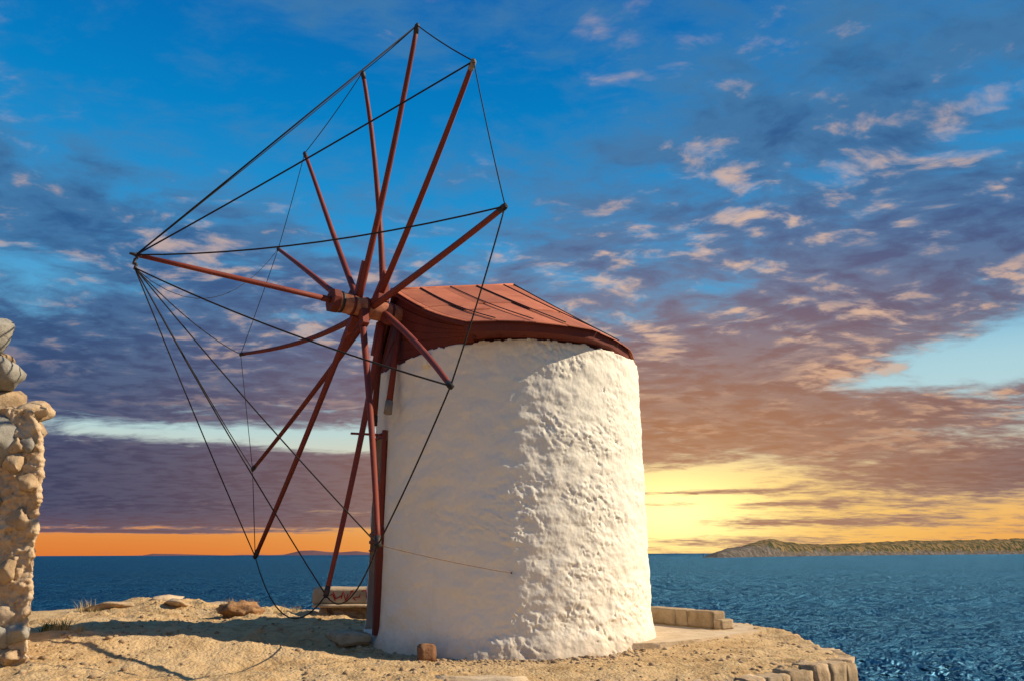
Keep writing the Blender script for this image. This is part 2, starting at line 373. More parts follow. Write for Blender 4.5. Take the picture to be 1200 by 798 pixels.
def ground_z(x, y):
    x = np.asarray(x, float); y = np.asarray(y, float)
    z = .15 + .22 * sstep(12.4, 14.2, y) * sstep(1.2, -1.5, x) - .12 * sstep(17, 21, y) * sstep(1., -1., x)
    z = z + .06 * sstep(12.2, 13.5, y) * sstep(1., 2.2, x)
    hd = ((x + 6.6) / 2.3) ** 2 + ((y - 11.7) / 1.5) ** 2
    z = z + .40 * np.exp(-hd) + .16 * np.exp(-(((x + 3.9) / 1.6) ** 2 + ((y - 11.7) / .5) ** 2))
    z = z + .30 * np.exp(-(((x + 8.3) / 1.7) ** 2 + ((y - 19.2) / .8) ** 2))
    # lower ground on the camera's side of the rim stones
    ry = np.interp(x, RIM[::-1, 0], RIM[::-1, 1], left=0, right=99)
    drop = sstep(.10, -.12, y - ry) * (x > -.95)
    z = z - .5 * drop
    n = .10 * fbm(x * .45, y * .45, 3.3, 3) + .075 * fbm(x * 1.3, y * 1.3, 8., 4) + .036 * fbm(x * 4.6, y * 4.6, 1.5, 5, .66)
    rock = sstep(-.05, .35, fbm(x * .6 + 5, y * .6, 2.2, 3)) * np.abs(fbm(x * 1.8, y * 2.6, 6., 5, .58)) * .15 * sstep(1.5, -1.5, x)
    td = np.hypot(x - TC[0], y - TC[1])
    calm = .45 + .55 * sstep(2.4, 4.5, td)
    return z + n * calm + rock * calm
def ground_full(x, y):
    z = ground_z(x, y)
    wob = .35 * fbm(x * .8, y * .8, 9., 4) + .12 * fbm(x * 3, y * 3, 4., 3)
    d = land_dist(x, y) + wob * sstep(19, 20, np.where(x > 2, 0, y)) 
    t = np.clip(d / 3.2, 0, 1)
    fall = (z - SEA_Z + 2.) * (1 - (1 - np.clip(t, 0, 1)) ** 1.7)
    z2 = z - fall + np.where(d > 0, .5 * fbm(x * 1.1, y * 1.1, z, 4, .6) * sstep(0, .6, d), 0)
    return z2
def axis(lo, hi, a, bb, fine, coarse):
    return np.unique(np.round(np.concatenate([np.arange(lo, a, coarse), np.arange(a, bb, fine), np.arange(bb, hi + coarse, coarse)]), 4))
gx = axis(-34, 12, -9.5, 5.6, .035, .4); gy = axis(-12, 27, 9.6, 22.4, .035, .4)
X, Y = np.meshgrid(gx, gy, indexing='ij'); Z = ground_full(X, Y)
link('ground', mesh_np('ground', np.stack([X, Y, Z], -1), grid_quads(len(gx), len(gy))), m_ground, kind='structure',
     label='dusty ochre rocky ground of the clifftop around the mill', cat='ground')
def gz(x, y): return float(ground_full(np.array([x]), np.array([y]))[0])

# concrete apron beside the mill
AP = [(.9, 13.2), (1.78, 12.85), (2.25, 12.98), (2.9, 13.4), (3.7, 14.2), (4.5, 15.05), (4.62, 15.4), (4.3, 16.6), (3.3, 18.4), (1., 19.2), (.2, 18)]
def poly_slab(name, P2, z0, z1, mt, **kw):
    bm = bmesh.new()
    P3 = []
    for i in range(len(P2)):
        a, c = np.array(P2[i]), np.array(P2[(i + 1) % len(P2)]); m_ = max(2, int(np.linalg.norm(c - a) / .12))
        for j in range(m_):
            p = a + (c - a) * j / m_; w = .04 * perlin(p[0] * 2.5, p[1] * 2.5, .3); P3.append((p[0] + w, p[1] + w * .8))
    lo = [bm.verts.new((x, y, z0)) for x, y in P3]; hi = [bm.verts.new((x, y, z1 + .012 * float(perlin(x * 3, y * 3, 5)))) for x, y in P3]
    f = bm.faces.new(hi)
    for i in range(len(P3)): bm.faces.new((lo[i], lo[(i + 1) % len(P3)], hi[(i + 1) % len(P3)], hi[i]))
    bmesh.ops.bevel(bm, geom=[e for e in f.edges], offset=.03, segments=2, affect='EDGES')
    return link(name, bm_mesh(bm, name), mt, **kw)
poly_slab('pavement', AP, -.3, .275, m_conc, kind='structure', label='pale worn concrete apron spreading from the foot of the mill', cat='pavement')

# ------------------------------------------------------------------ sea
pix = np.concatenate([np.linspace(.25, 40, 150), np.linspace(40.4, 190, 330), np.linspace(194, 1000, 40)])
rr = (1.6 - SEA_Z) * F / pix
aa = np.concatenate([np.linspace(-180, -42, 40)[:-1], np.linspace(-42, 42, 560), np.linspace(42, 180, 40)[1:-1]]) * math.pi / 180
A, RR = np.meshgrid(aa, rr, indexing='ij'); X = RR * np.sin(A); Y = RR * np.cos(A); Z = np.zeros_like(X)
rs = np.random.RandomState(3)
sp = RR ** 2 / ((1.6 - SEA_Z) * F) * .45
for i in range(96):
    wl = 10 ** rs.uniform(-.15, 1.3); an = R(200) + rs.normal() * .75; ph = rs.uniform(0, 6.28)
    kx, ky = 2 * math.pi / wl * math.sin(an), 2 * math.pi / wl * math.cos(an)
    sn = np.sin(kx * X + ky * Y + ph + 1.6 * np.sin(.13 * X + .09 * Y + i) + 1.2 * np.sin(.31 * X - .23 * Y + 2 * i))
    Z += .0115 * wl ** .50 * (sn + .35 * sn * sn) * sstep(.62, .34, sp / wl)
gust = .65 + .6 * sstep(-.3, .3, fbm(X * .02, Y * .035, 1., 3)); Z *= gust
link('sea', mesh_np('sea', np.stack([X, Y, Z + SEA_Z], -1), grid_quads(len(aa), len(rr), True)), m_sea, kind='structure', label='deep blue rippled sea reaching to the horizon', cat='sea')

# ------------------------------------------------------------------ headland and far hills
def sea_pt(px, py, zz=SEA_Z):
    d = ray(px, py); t = (zz - 1.6) / d[2]; return CAM + d * t
def skyline(name, prof, base_d, depth, mt, seed, label, kind='structure', rough=.15, nv=90, nu=420, cat='island'):
    """prof: list of (photo x, height in metres) along a coast at distance base_d(px)"""
    xs = np.linspace(prof[0][0], prof[-1][0], nu); hs = np.interp(xs, [p[0] for p in prof], [p[1] for p in prof])
    V = []
    for x, h in zip(xs, hs):
        d = ray(x, 640); d = d[:2] / np.linalg.norm(d[:2]); b0 = base_d(x)
        v = np.linspace(0, 1, nv)
        dist = b0 + depth * v
        s = np.where(v < .25, sstep(0, .25, v) * .75, .75 + .25 * np.sin((v - .25) / .35 * math.pi / 2)); s = np.where(v > .6, 1 - sstep(.6, 1, v), s)
        px, py = d[0] * dist, d[1] * dist
        z = SEA_Z - 2 + (h + 2) * s
        V.append(np.stack([px, py, z], 1))
    V = np.array(V)
    hh = (V[..., 2] - SEA_Z)
    k1 = 1. / depth * 7
    V[..., 2] += rough * np.clip(hh, 0, None) * (fbm(V[..., 0] * k1, V[..., 1] * k1, seed, 5, .6) * 1.3)
    V[..., 2] += 0.06 * np.clip(hh, 0, 14) * np.abs(fbm(V[..., 0] * k1 * 4, V[..., 1] * k1 * 4, seed + 3, 4, .65)) * 3
    return link(name, mesh_np(name, V, grid_quads(nu, nv)), mt, kind=kind, label=label, cat=cat)
def coast(px):
    return float(np.interp(px, [820, 840, 1200, 1300], [2000, 1950, 4600, 5200]))
skyline('headland', [(822, 0), (834, 9), (850, 20), (872, 30), (893, 46), (905, 51), (918, 44), (940, 40), (975, 38), (1010, 45), (1040, 52), (1080, 58), (1120, 62), (1160, 66), (1200, 74), (1260, 84), (1330, 80)],
        coast, 420, m_isle, 4.4, 'low rocky scrub-covered headland across the water', rough=.07)
for i, prof in enumerate([[(165, 0), (180, 40), (198, 34), (240, 16), (275, 0)], [(262, 0), (285, 14), (310, 8), (330, 0)], [(330, 0), (352, 85), (368, 95), (384, 60), (400, 55), (418, 78), (436, 40), (455, 0)]]):
    skyline('far_island', prof, lambda px: 16000., 1800, m_far, 2.2 + i, ['long flat island on the horizon beyond the stone wall', 'tiny low islet on the horizon between two longer islands', 'two-humped hazy island on the horizon beside the mill'][i], rough=.03, nv=24, nu=60)

# ------------------------------------------------------------------ WINDMILL
mill = link('windmill', None, None, loc=(TC[0], TC[1], 0), label='whitewashed round stone windmill with red cap and bare twelve-spoked sail wheel', cat='windmill')
mill.empty_display_size = .3
MI = Matrix.Translation((-TC[0], -TC[1], 0))
def part(o, parent=mill):                      # geometry below is written in world coordinates
    o.data.transform(MI); return o
# --- tower
N_AX = np.array([-0.81252411, -0.5812958, 0.04358619]); U_AX = np.array([0.58184875, -0.81329701, 0.]); W_AX = np.array([0.03544852, 0.02536057, 0.99904967])
HUB = np.array([-2.6654, 12.6009, 5.6035])
th = np.concatenate([np.linspace(172, 372, 700), np.linspace(372, 532, 130)[1:-1]])
D0_, D1_ = 191.5, 213.5; DZ0, DZ1 = .40, 3.6
th = np.sort(np.concatenate([th[(np.abs(th - D0_) > .15) & (np.abs(th - D1_) > .15)], [D0_, D1_]]))
tr = np.radians(th)
zt = 4.86 + .05 * fbm(np.cos(tr) * 3, np.sin(tr) * 3, 1., 2) + .06 * np.round(fbm(np.cos(tr) * 11, np.sin(tr) * 11, 5., 2) * 3) / 3 - .21 * np.exp(-((th - 211) / 30) ** 2)
NZ = 300
zl = np.linspace(0, 1, NZ)
zz = -.35 + (4.62 + .35) * zl
i0 = np.argmin(abs(zz - DZ0)); i1 = np.argmin(abs(zz - DZ1)); zz[i0] = DZ0; zz[i1] = DZ1
T, ZZ = np.meshgrid(tr, zz, indexing='ij')
ZZ = ZZ + (zt - 4.62)[:, None] * sstep(3.9, 4.62, ZZ)
cx, cy = np.cos(T), np.sin(T)
rad = TR0 + (TR1 - TR0) * (ZZ / 4.9)
al = T * TR0
tdeg = np.degrees(T)
patch = sstep(-.12, .22, fbm(cx * 2.6, cy * 2.6, ZZ * 1.3 + 2, 3))
relief = (.25 + .75 * sstep(245, 280, tdeg)) * (.16 + .84 * patch) * (1 - .35 * sstep(300, 345, tdeg))
pz = ZZ
wx = cx * TR0; wy = cy * TR0
warpn = .12 * fbm(wx * 2, wy * 2, pz * 2, 2)
lump = fbm(wx * 2.4, wy * 2.4, pz * 3.4 + warpn, 3, .5)
rub = fbm(wx * 5.5 + warpn * 6, wy * 5.5, pz * 9 + wx * 2.5, 4, .55)
flake = 1 - np.abs(fbm(wx * 4.2 + warpn * 8, wy * 4.2, pz * 7.5 + wx * 3 + 7, 3, .55)) * 2.6
pit = np.clip(fbm(wx * 10, wy * 10, pz * 13, 3, .6) - .12, 0, 1)
disp = .038 * lump + relief * (.018 * rub + .011 * np.clip(flake, -.5, 1) - .05 * pit) + .006 * fbm(wx * 24, wy * 24, pz * 30, 2)
near_door = sstep(3.5, 1.0, np.abs(tdeg - D1_)) * sstep(3.9, 3.6, ZZ) + sstep(3.5, 1.0, np.abs(tdeg - D0_)) * sstep(3.9, 3.6, ZZ)
disp = disp * (1 - np.clip(near_door, 0, 1) * .85)
foot = .10 * sstep(.55, .0, ZZ) * (1 + 1.2 * fbm(wx * 1.6, wy * 1.6, 4., 3))
rad = rad + disp + foot
V = np.stack([TC[0] + rad * cx, TC[1] + rad * cy, ZZ], -1)
nt = len(th); Q = grid_quads(nt, NZ, True)
qi, qj = Q[:, 0] // NZ, Q[:, 0] % NZ
tc_ = th[qi] + .01
hole = (tc_ > D0_) & (tc_ < D1_ - .001) & (qj >= i0) & (qj < i1)
Q = Q[~hole]
# top ring and door reveals
Vt = V.reshape(-1, 3); extra = []; base = len(Vt)
inner = np.stack([TC[0] + 1.98 * np.cos(tr), TC[1] + 1.98 * np.sin(tr), zt - .02], 1)
ii = np.arange(nt); i2 = (ii + 1) % nt
Qtop = np.stack([ii * NZ + NZ - 1, i2 * NZ + NZ - 1, base + i2, base + ii], 1)
Vt = np.vstack([Vt, inner]); Q = np.vstack([Q, Qtop])
def reveal(ring):                               # ring: list of vertex ids along the opening
    global Vt, Q
    b0 = len(Vt); P_ = Vt[ring].copy(); dirs = np.array([-math.cos(R(202.5)), -math.sin(R(202.5)), 0]) * .55
    Vt = np.vstack([Vt, P_ + dirs]); n_ = len(ring); a_ = np.arange(n_ - 1); ring = np.array(ring)
    Q = np.vstack([Q, np.stack([ring[a_], ring[a_ + 1], b0 + a_ + 1, b0 + a_], 1)])
td0, td1 = int(np.argmin(abs(th - D0_))), int(np.argmin(abs(th - D1_)))
reveal([td0 * NZ + j for j in range(i0, i1 + 1)]); reveal([td1 * NZ + j for j in range(i0, i1 + 1)])
reveal([i * NZ + i1 for i in range(td0, td1 + 1)]); reveal([i * NZ + i0 for i in range(td0, td1 + 1)])
part(link('tower_wall', mesh_np('tower_wall', Vt, Q), m_white, mill))
# --- door: frame posts, transoms, plank leaf, in the doorway's own flat frame
def cyl(thd, r, z): return np.array([TC[0] + r * math.cos(R(thd)), TC[1] + r * math.sin(R(thd)), z])
dn = np.array([math.cos(R(202.5)), math.sin(R(202.5)), 0]); dt = np.array([math.cos(R(292.5)), math.sin(R(292.5)), 0])
dc = np.array([TC[0], TC[1], 0]) + dn * 2.40; hw = (TR0 * math.sin(R(11)))
def box3(name, c, hx, hy, hz, mt, parent, ax=dt, ay=dn, bev=.008):
    az_ = np.array([0, 0, 1.]); lo = []; hi = []
    for sx, sy in ((-1, -1), (1, -1), (1, 1), (-1, 1)):
        p = np.array(c) + ax * hx * sx + ay * hy * sy; lo.append(p - az_ * hz); hi.append(p + az_ * hz)
    return part(link(name, slab_mesh(name, lo, hi, bev), mt, parent), parent)
fr = box3('door_frame', dc + dt * (hw - .03) + np.array([0, 0, 1.2]) + dn * .02, .055, .06, .82, m_cap, mill)
box3('frame_post', dc + dt * (hw - .03) + np.array([0, 0, 2.82]) + dn * .015, .03, .035, .78, m_red, fr)
box3('frame_post', dc - dt * (hw - .06) + np.array([0, 0, 2.0]) - dn * .25, .03, .035, 1.55, m_red, fr)
for zc, hh_, dd in ((3.52, .022, .02), (2.70, .06, -.04), (1.93, .02, -.02), (1.80, .028, -.02), (1.66, .016, -.02)):
    box3('transom', dc + np.array([0, 0, zc]) + dn * dd, hw - .02, .022, hh_, m_red, fr)
box3('transom', dc + dn * .3 + dt * (hw - .06) + np.array([0, 0, 3.52]), .018, .27, .018, m_red, fr)
lf = link('door', slab_mesh('door', *[[dc - dn * .45 + dt * hw * sx + dn * .03 * sy + np.array([0, 0, zq]) for sx, sy in ((-1, -1), (1, -1), (1, 1), (-1, 1))] for zq in (.42, 3.58)], .004), m_cap, mill); part(lf)
for j in range(5):
    box3('plank', dc - dn * .405 + dt * (hw * (-.8 + .4 * j)) + np.array([0, 0, 1.15]), hw * .19, .012, .70, m_cap, lf, bev=.004)
box3('door_handle', dc - dn * .37 - dt * .25 + np.array([0, 0, 1.2]), .012, .02, .07, m_iron, lf, bev=.003)
ob = cyl(199, 2.15, 2.36); part(tube('wall_lamp', [ob + dn * .0, ob + dn * .22, ob + dn * .26], [.05, .07, .03], m_iron, mill))
# --- cap: ridge, apex, eave loop
APEX = np.array([0.02, 14.5, 6.57]); RIDGE = np.array([-2.07, 13.07, 6.00])
EAVE = np.array([(-.72, 11.74, 5.05), (-.22, 11.74, 5.06), (.32, 11.80, 5.06), (.84, 11.97, 5.05), (1.30, 12.24, 5.05), (1.72, 12.80, 5.04), (2.06, 13.45, 5.02), (2.30, 14.5, 4.98), (2.15, 15.6, 5.0), (1.5, 16.6, 5.02),
                 (.4, 17.05, 5.04), (-.8, 16.85, 5.03), (-1.7, 16.2, 5.02), (-2.2, 15.4, 5.0), (-2.40, 14.6, 4.98), (-2.44, 13.85, 4.95)])
TOPS = [RIDGE + (APEX - RIDGE) * t for t in (0, .22, .44, .66, .88)] + [APEX] * 6 + [RIDGE + (APEX - RIDGE) * t for t in (.9, .7, .45, .2, 0)]
EXTRA_T = 1.0
def roof_pt(u_, s_, lift=0.):
    i = min(int(u_), len(EAVE) - 2); t = u_ - i
    top = TOPS[i] * (1 - t) + TOPS[i + 1] * t; e = EAVE[i] * (1 - t) + EAVE[i + 1] * t
    p = top * (1 - s_) + e * s_
    p = p + np.array([0, 0, -.085 * math.sin(s_ * math.pi) * max(.15, 1 - u_ / 3.5 if u_ < 8 else .3) + lift])
    return p
roof = None
bm = bmesh.new(); NS = 10
us = np.linspace(0, len(EAVE) - 1, 61)
def roof_sheet(us, ss, lift, thick):
    bm = bmesh.new(); g0 = [[bm.verts.new(roof_pt(u_, s_, lift)) for s_ in ss] for u_ in us]; g1 = [[bm.verts.new(roof_pt(u_, s_, lift - thick)) for s_ in ss] for u_ in us]
    nu_, ns_ = len(us), len(ss)
    for i in range(nu_ - 1):
        for j in range(ns_ - 1):
            bm.faces.new((g0[i][j], g0[i + 1][j], g0[i + 1][j + 1], g0[i][j + 1])); bm.faces.new((g1[i][j], g1[i][j + 1], g1[i + 1][j + 1], g1[i + 1][j]))
    for i in range(nu_ - 1):
        for j in (0, ns_ - 1): bm.faces.new((g0[i][j], g0[i + 1][j], g1[i + 1][j], g1[i][j]))
    for j in range(ns_ - 1):
        for i in (0, nu_ - 1): bm.faces.new((g0[i][j], g0[i][j + 1], g1[i][j + 1], g1[i][j]))
    bmesh.ops.remove_doubles(bm, verts=bm.verts, dist=.0008); bmesh.ops.dissolve_degenerate(bm, edges=bm.edges, dist=.0005)
    return bm
roof = part(link('roof', bm_mesh(roof_sheet(us, np.linspace(.02, .985, 9), -.012, .05), 'roof'), m_cap, mill))
rb = random.Random(4)
edges = [0, .16, .95, 1.75, 2.05, 3.05, 4.25, 5.35, 6.5, 7.5, 8.5, 9.5, 10.5, 11.5, 12.5, 13.6, 15]
for i in range(len(edges) - 1):
    a, c = edges[i] + (.012 if i else 0), edges[i + 1] - .012
    # each strip is two or three lapped sheets
    cuts = [0.0, rb.uniform(.38, .62), 1.0]
    for j in range(2):
        lift = .010 + rb.uniform(0, .014) + (.018 if j == 0 else 0)
        bmq = roof_sheet(np.linspace(a, c, 5), np.linspace(cuts[j], cuts[j + 1] + (.03 if j == 0 else .012), 7), lift, .016)
        part(link('roof_board', bm_mesh(bmq, 'roof_board'), m_roof, roof), roof)
for i, e_ in enumerate(edges[1:-1]):
    if i in (0, 2): continue
    ps = [roof_pt(e_, s_, .048) for s_ in np.linspace(.01, .99, 9)]
    part(tube('seam_shade_strip', ps, .010, m_iron, roof, 5), roof)  # dark strips draw the black joints between sheets and the shadow in them
ps = [RIDGE + (APEX - RIDGE) * t + np.array([0, 0, .02]) for t in np.linspace(-.01, 1, 6)]
part(tube('ridge_board', ps, .035, m_roof, roof, 6), roof)
# eave fascia and cap drum
ps = [roof_pt(u_, .985, -.055) for u_ in np.linspace(0, len(EAVE) - 1, 70)]
bm = bmesh.new(); rows = []
for i, p in enumerate(ps):
    dlt = p[:2] - TC; dlt = dlt / np.linalg.norm(dlt)
    inn = np.array([*(TC + dlt * 2.30), p[2] - .13 + .0]); low = np.array([*(p[:2] - dlt * .02), p[2] - .10 + .012 * float(perlin(i * .7, 0, 0))])
    inn2 = np.array([*(TC + dlt * 2.27), 4.55])
    rows.append([bm.verts.new(v) for v in (p, low, inn, inn2)])
for i in range(len(rows) - 1):
    for j in range(3): bm.faces.new((rows[i][j], rows[i + 1][j], rows[i + 1][j + 1], rows[i][j + 1]))
drum = part(link('eave_boarding', bm_mesh(bm, 'eave_boarding'), m_cap, mill))
for u_ in np.linspace(.35, 6.9, 9):             # rafter ends poking out under the eave
    p = roof_pt(u_, .93, -.15); d = p[:2] - TC; d = d / np.linalg.norm(d); q0 = np.array([*(TC + d * 2.2), p[2] + .02]); q1 = np.array([*(TC + d * (np.linalg.norm(p[:2] - TC) - .10)), p[2] - .07])
    part(tube('rafter_end', [q0, q1], .045, m_cap, drum, 4, False), drum)
# front gable boards between the eave corners and the ridge
a0, a1 = math.atan2(EAVE[0][1] - TC[1], EAVE[0][0] - TC[0]) % (2 * math.pi), math.atan2(EAVE[-1][1] - TC[1], EAVE[-1][0] - TC[0]) % (2 * math.pi)
def gable(t, s_):
    an = a0 + (a1 - a0) * t; bot = np.array([TC[0] + 2.34 * math.cos(an), TC[1] + 2.34 * math.sin(an), 4.58 + .25 * max(0, 1 - t / .5)])
    top = (roof_pt(0, 1 - t / .68 if t < .68 else 0) if t < .68 else roof_pt(len(EAVE) - 1, (t - .68) / .32)) - N_AX * .10 + np.array([0, 0, -.035])
    return bot * (1 - s_) + top * s_
gw = None
ng = 7
for j in range(ng):
    s0, s1 = j / ng + .003, (j + 1) / ng - .003
    bm = bmesh.new(); off = N_AX * (.006 * (j % 2) + random.uniform(0, .008)); tt = np.linspace(0, 1, 22)
    lo = [gable(t, s0) + off for t in tt]; hi = [gable(t, s1) + off for t in tt]
    A_ = [bm.verts.new(p) for p in lo]; B_ = [bm.verts.new(p) for p in hi]; A2 = [bm.verts.new(p - N_AX * .03) for p in lo]; B2 = [bm.verts.new(p - N_AX * .03) for p in hi]
    for i in range(21):
        for a, c in ((A_, B_), (B_, B2), (B2, A2), (A2, A_)): bm.faces.new((a[i], a[i + 1], c[i + 1], c[i]))
    part(link('gable_board', bm_mesh(bm, 'gable_board'), m_cap, mill))
ps = [gable(t, 1.0) + N_AX * .06 for t in np.linspace(0, 1, 24)]
part(tube('verge_board', ps, .03, m_cap, roof, 5), roof)
# whitewashed stone wedged under the gable
bmq = chunk_mesh('packing_stone', .22, .16, .24, 3, 3, .01); o = link('packing_stone', bmq, m_white, mill); p = cyl(237, 2.36, 4.50) - np.array([TC[0], TC[1], 0]); o.location = p; o.rotation_euler = (0, 0, R(237))
# --- windshaft
def ax_pt(a): return HUB + N_AX * a
sh = part(tube('windshaft', [ax_pt(-2.6), ax_pt(-.85), ax_pt(-.75), ax_pt(.34), ax_pt(.36)], [.16, .16, .172, .172, .13], m_shaft, mill, 14))
for a in (-.70, -.24, .0, .20, .285):
    part(tube('iron_hoop', [ax_pt(a - .022), ax_pt(a + .022)], [.182, .182], m_cap if a < .2 else m_iron, sh, 14), sh)
part(tube('end_block', [ax_pt(.26), ax_pt(.375)], [.205, .205], m_cap, sh, 8, False), sh)
# --- bowsprit
TIP = ax_pt(3.43)
bw = part(tube('bowsprit', [ax_pt(.3), ax_pt(1.2), ax_pt(2.4), ax_pt(3.30)], [.048, .046, .042, .034], m_red, mill, 8))
part(tube('iron_spike', [ax_pt(3.27), ax_pt(3.36), TIP], [.036, .026, .016], m_iron, bw, 7), bw)
part(tube('ferrule', [ax_pt(.36), ax_pt(.52)], .056, m_cap, bw, 8), bw)
# --- sail poles: six beams through the shaft make twelve poles
FIT = [(.274, -.0007, .017), (.239, .0031, .031), (.070, -.0104, -.002), (.373, .0120, -.019), (.336, -.0043, .010), (.028, .0044, .047), (.396, .0078, .060), (.095, .0091, .014), (.432, -.0238, -.012), (.108, -.0197, .002), (.286, .0216, -.034), (.150, .0098, -.047)]
STN = [-.10, -.40, -.33, -.58, -.17, -.60, -.10, -.40, -.33, .10, -.15, -.58]
RW, PH = 4.547, 1.0692
tips = []
for i, (bend, da, dr) in enumerate(FIT):
    an = PH - i * math.pi / 6 + da; d = math.cos(an) * U_AX + math.sin(an) * W_AX; st = STN[i]
    L = RW + dr; curve = .9 if i in (8, 10, 11) else .25
    perp = np.cross(N_AX, d)
    bow_in = {8: .12, 10: .26, 11: .28, 0: -.04, 1: .05}.get(i, random.uniform(-.03, .03))
    def pp(s_):
        e = s_ ** 2.2
        return HUB + N_AX * (st + (bend - st) * ((1 - curve) * s_ + curve * e)) + d * (L * s_) + perp * (bow_in * math.sin(math.pi * s_) * .6)
    ss = [.03] + [x / 14 for x in range(1, 14)] + [.992]
    rads = [.058 - .022 * s_ for s_ in ss]
    po = part(tube('sail_pole', [pp(s_) for s_ in ss], rads, m_red, mill, 8))
    tip = pp(1.0); tips.append(tip)
    part(tube('tip_band', [pp(.972), pp(.988), pp(1.0), pp(1.006)], [.040, .044, .040, .02], m_iron if i not in (1,) else m_grey_wood, po, 8), po)
    # short clamp board strapped along the foot of the pole
    if i not in (9, 8):
        sd = perp * .075 * {0: 1, 1: 1, 6: 1, 7: -1}.get(i, -1 if i % 2 else 1)
        c0, c1 = pp(.035) + sd, pp(.165 if i in (0, 1, 5, 6, 7) else .11) + sd; dd = (c1 - c0) / np.linalg.norm(c1 - c0)
        lo = []; hi = []
        for sx, sy in ((-1, -1), (1, -1), (1, 1), (-1, 1)):
            o_ = perp * .052 * sx + N_AX * .06 * sy; lo.append(c0 + o_); hi.append(c1 + o_)
        part(link('clamp_board', slab_mesh('clamp_board', lo, hi, .006), m_red, po), po)
# --- rigging
def rope(name, a, c, sag=0., r=.010, mt=m_rope, n=None, side=None):
    a = np.array(a); c = np.array(c); n = n or (12 if sag else 2); pts = []
    for i in range(n):
        t = i / (n - 1); p = a + (c - a) * t - np.array([0, 0, sag * 4 * t * (1 - t)])
        if side is not None: p = p + np.array(side) * 4 * t * (1 - t)
        pts.append(p)
    return part(tube(name, pts, r, mt, mill, 6))
NODE = TIP + np.array([.10, .0, -.22])
TU = TIP - N_AX * .09
for i, sag, r_ in ((0, .0, .0125), (1, .03, .0125), (2, .16, .0115), (11, .02, .008)):
    rope('stay_rope', TU, tips[i], sag, r_)
for i, sag, r_ in ((3, .10, .0115), (4, .06, .0105), (5, .08, .0105), (6, .04, .0105), (7, .05, .0085), (8, .12, .0085)):
    rope('stay_rope', NODE, tips[i], sag, r_)
rope('loose_cord', NODE, tips[9], .75, .0055)
RIMR = [(0, 1, .03), (1, 2, .05), (2, 3, .06), (3, 4, .05), (4, 5, .36), (5, 6, .62), (6, 7, .0), (7, 8, .0), (8, 9, .04), (9, 10, .05), (10, 11, .05), (11, 0, .02)]
for a, c, sag in RIMR:
    rope('rim_rope', tips[a], tips[c], sag, .0105 if a in (0, 2, 3, 4, 5) else .0075)
for t in np.linspace(0, 1, 6):                   # knotted chain under the bowsprit tip
    p = TU + (NODE - TU) * t + np.array([.02 * math.sin(t * 9), 0, 0])
    part(tube('chain_link', [p + np.array([.012, .0, .03]), p, p - np.array([.012, 0, .03])], [.014, .024, .014], m_iron, bw, 6), bw)
for i in range(12):
    t = tips[i]; part(tube('knot', [t + np.array([0, 0, .035]), t, t - np.array([0, 0, .04])], [.018, .05 if i in (3, 4, 5, 6) else .034, .018], m_rope, mill, 7))
# cord from the low pole tip to a nail in the tower
ang = math.degrees(math.atan2(12.0 - TC[1], -.02 - TC[0])) % 360
nail = cyl(ang, 2.47, 1.33)
rope('tie_cord', tips[4], nail, .02, .005, m_rope2)
part(tube('nail', [nail - np.array([0, -.15, 0]), nail + np.array([0, -.05, 0])], .012, m_iron, mill, 6))
# two stub props hanging from the cap front
p0, p1 = ax_pt(-.95) + np.array([-.02, -.15, -.18]), cyl(222, 2.62, 3.86)
pr = part(tube('prop_pole', [p0, p0 * .5 + p1 * .5, p1], [.05, .05, .058], m_red, mill, 7)); part(tube('pole_end', [p1 * .9 + p0 * .1, p1 + (p1 - p0) * .04], [.066, .07], m_grey_wood, pr, 7), pr)  # paler material on this pole's end stands in for sunlight on the wood
p0, p1 = ax_pt(-.75) + np.array([-.16, .0, -.16]), cyl(211, 2.62, 3.72)
pr = part(tube('prop_pole', [p0, p0 * .5 + p1 * .5, p1], [.05, .05, .055], m_cap, mill, 7)); part(tube('pole_end', [p1 * .93 + p0 * .07, p1 + (p1 - p0) * .03], [.062, .066], m_iron, pr, 7), pr)

# ------------------------------------------------------------------ RUINED WALL at the left
rw = link('ruined_wall', None, None, loc=(-8., 10.9, .3), label='tall ruined rubble stone wall with loose grey boulders on top', cat='stone wall')
rwloc = Vector((-8., 10.9, .3))
zk = [-.2, .15, .63, 1.15, 1.85, 2.56, 3.05, 3.4, 3.7, 4.0, 4.3, 4.7]; xk = [-5.85, -5.88, -5.93, -5.97, -6.00, -6.04, -6.11, -6.28, -6.46, -6.6, -6.72, -6.9]
def edge_x(z): return np.interp(z, zk, xk)
# mortar core
uu = np.linspace(0, 1, 300); zc = np.linspace(-.2, 3.45, 240)
def wall_surf(u_, z):
    """u 0..1 runs along the camera face, round the corner, along the right face (which slants away to the left)"""
    ex = edge_x(z) + .02; L0, L1 = 3.2, 2.2; s_ = u_ * (L0 + L1); rc = .3
    x = np.where(s_ < L0, ex - (L0 - s_), ex - (s_ - L0) * .64); y = np.where(s_ < L0, 10.25, 10.25 + (s_ - L0) * .77)
    c_ = np.exp(-((s_ - L0) / rc) ** 2) * .03
    return x - c_, y + c_
Ug, Zg = np.meshgrid(uu, zc, indexing='ij'); Xg, Yg = wall_surf(Ug, Zg)
dd = .02 + .08 * fbm(Xg * 2, Yg * 2, Zg * 2, 4, .6) + .08 * np.abs(fbm(Xg * 5, Yg * 5, Zg * 5, 4, .6)) - .10 * np.clip(fbm(Xg * 7 + 3, Yg * 7, Zg * 7, 3, .6) - .1, 0, 1) + .02 * fbm(Xg * 16, Yg * 16, Zg * 16, 2)
isf = (Ug * 5.4 < 3.2)
Yg = Yg - np.where(isf, dd, dd * .4); Xg = Xg + np.where(isf, dd * .4, dd)
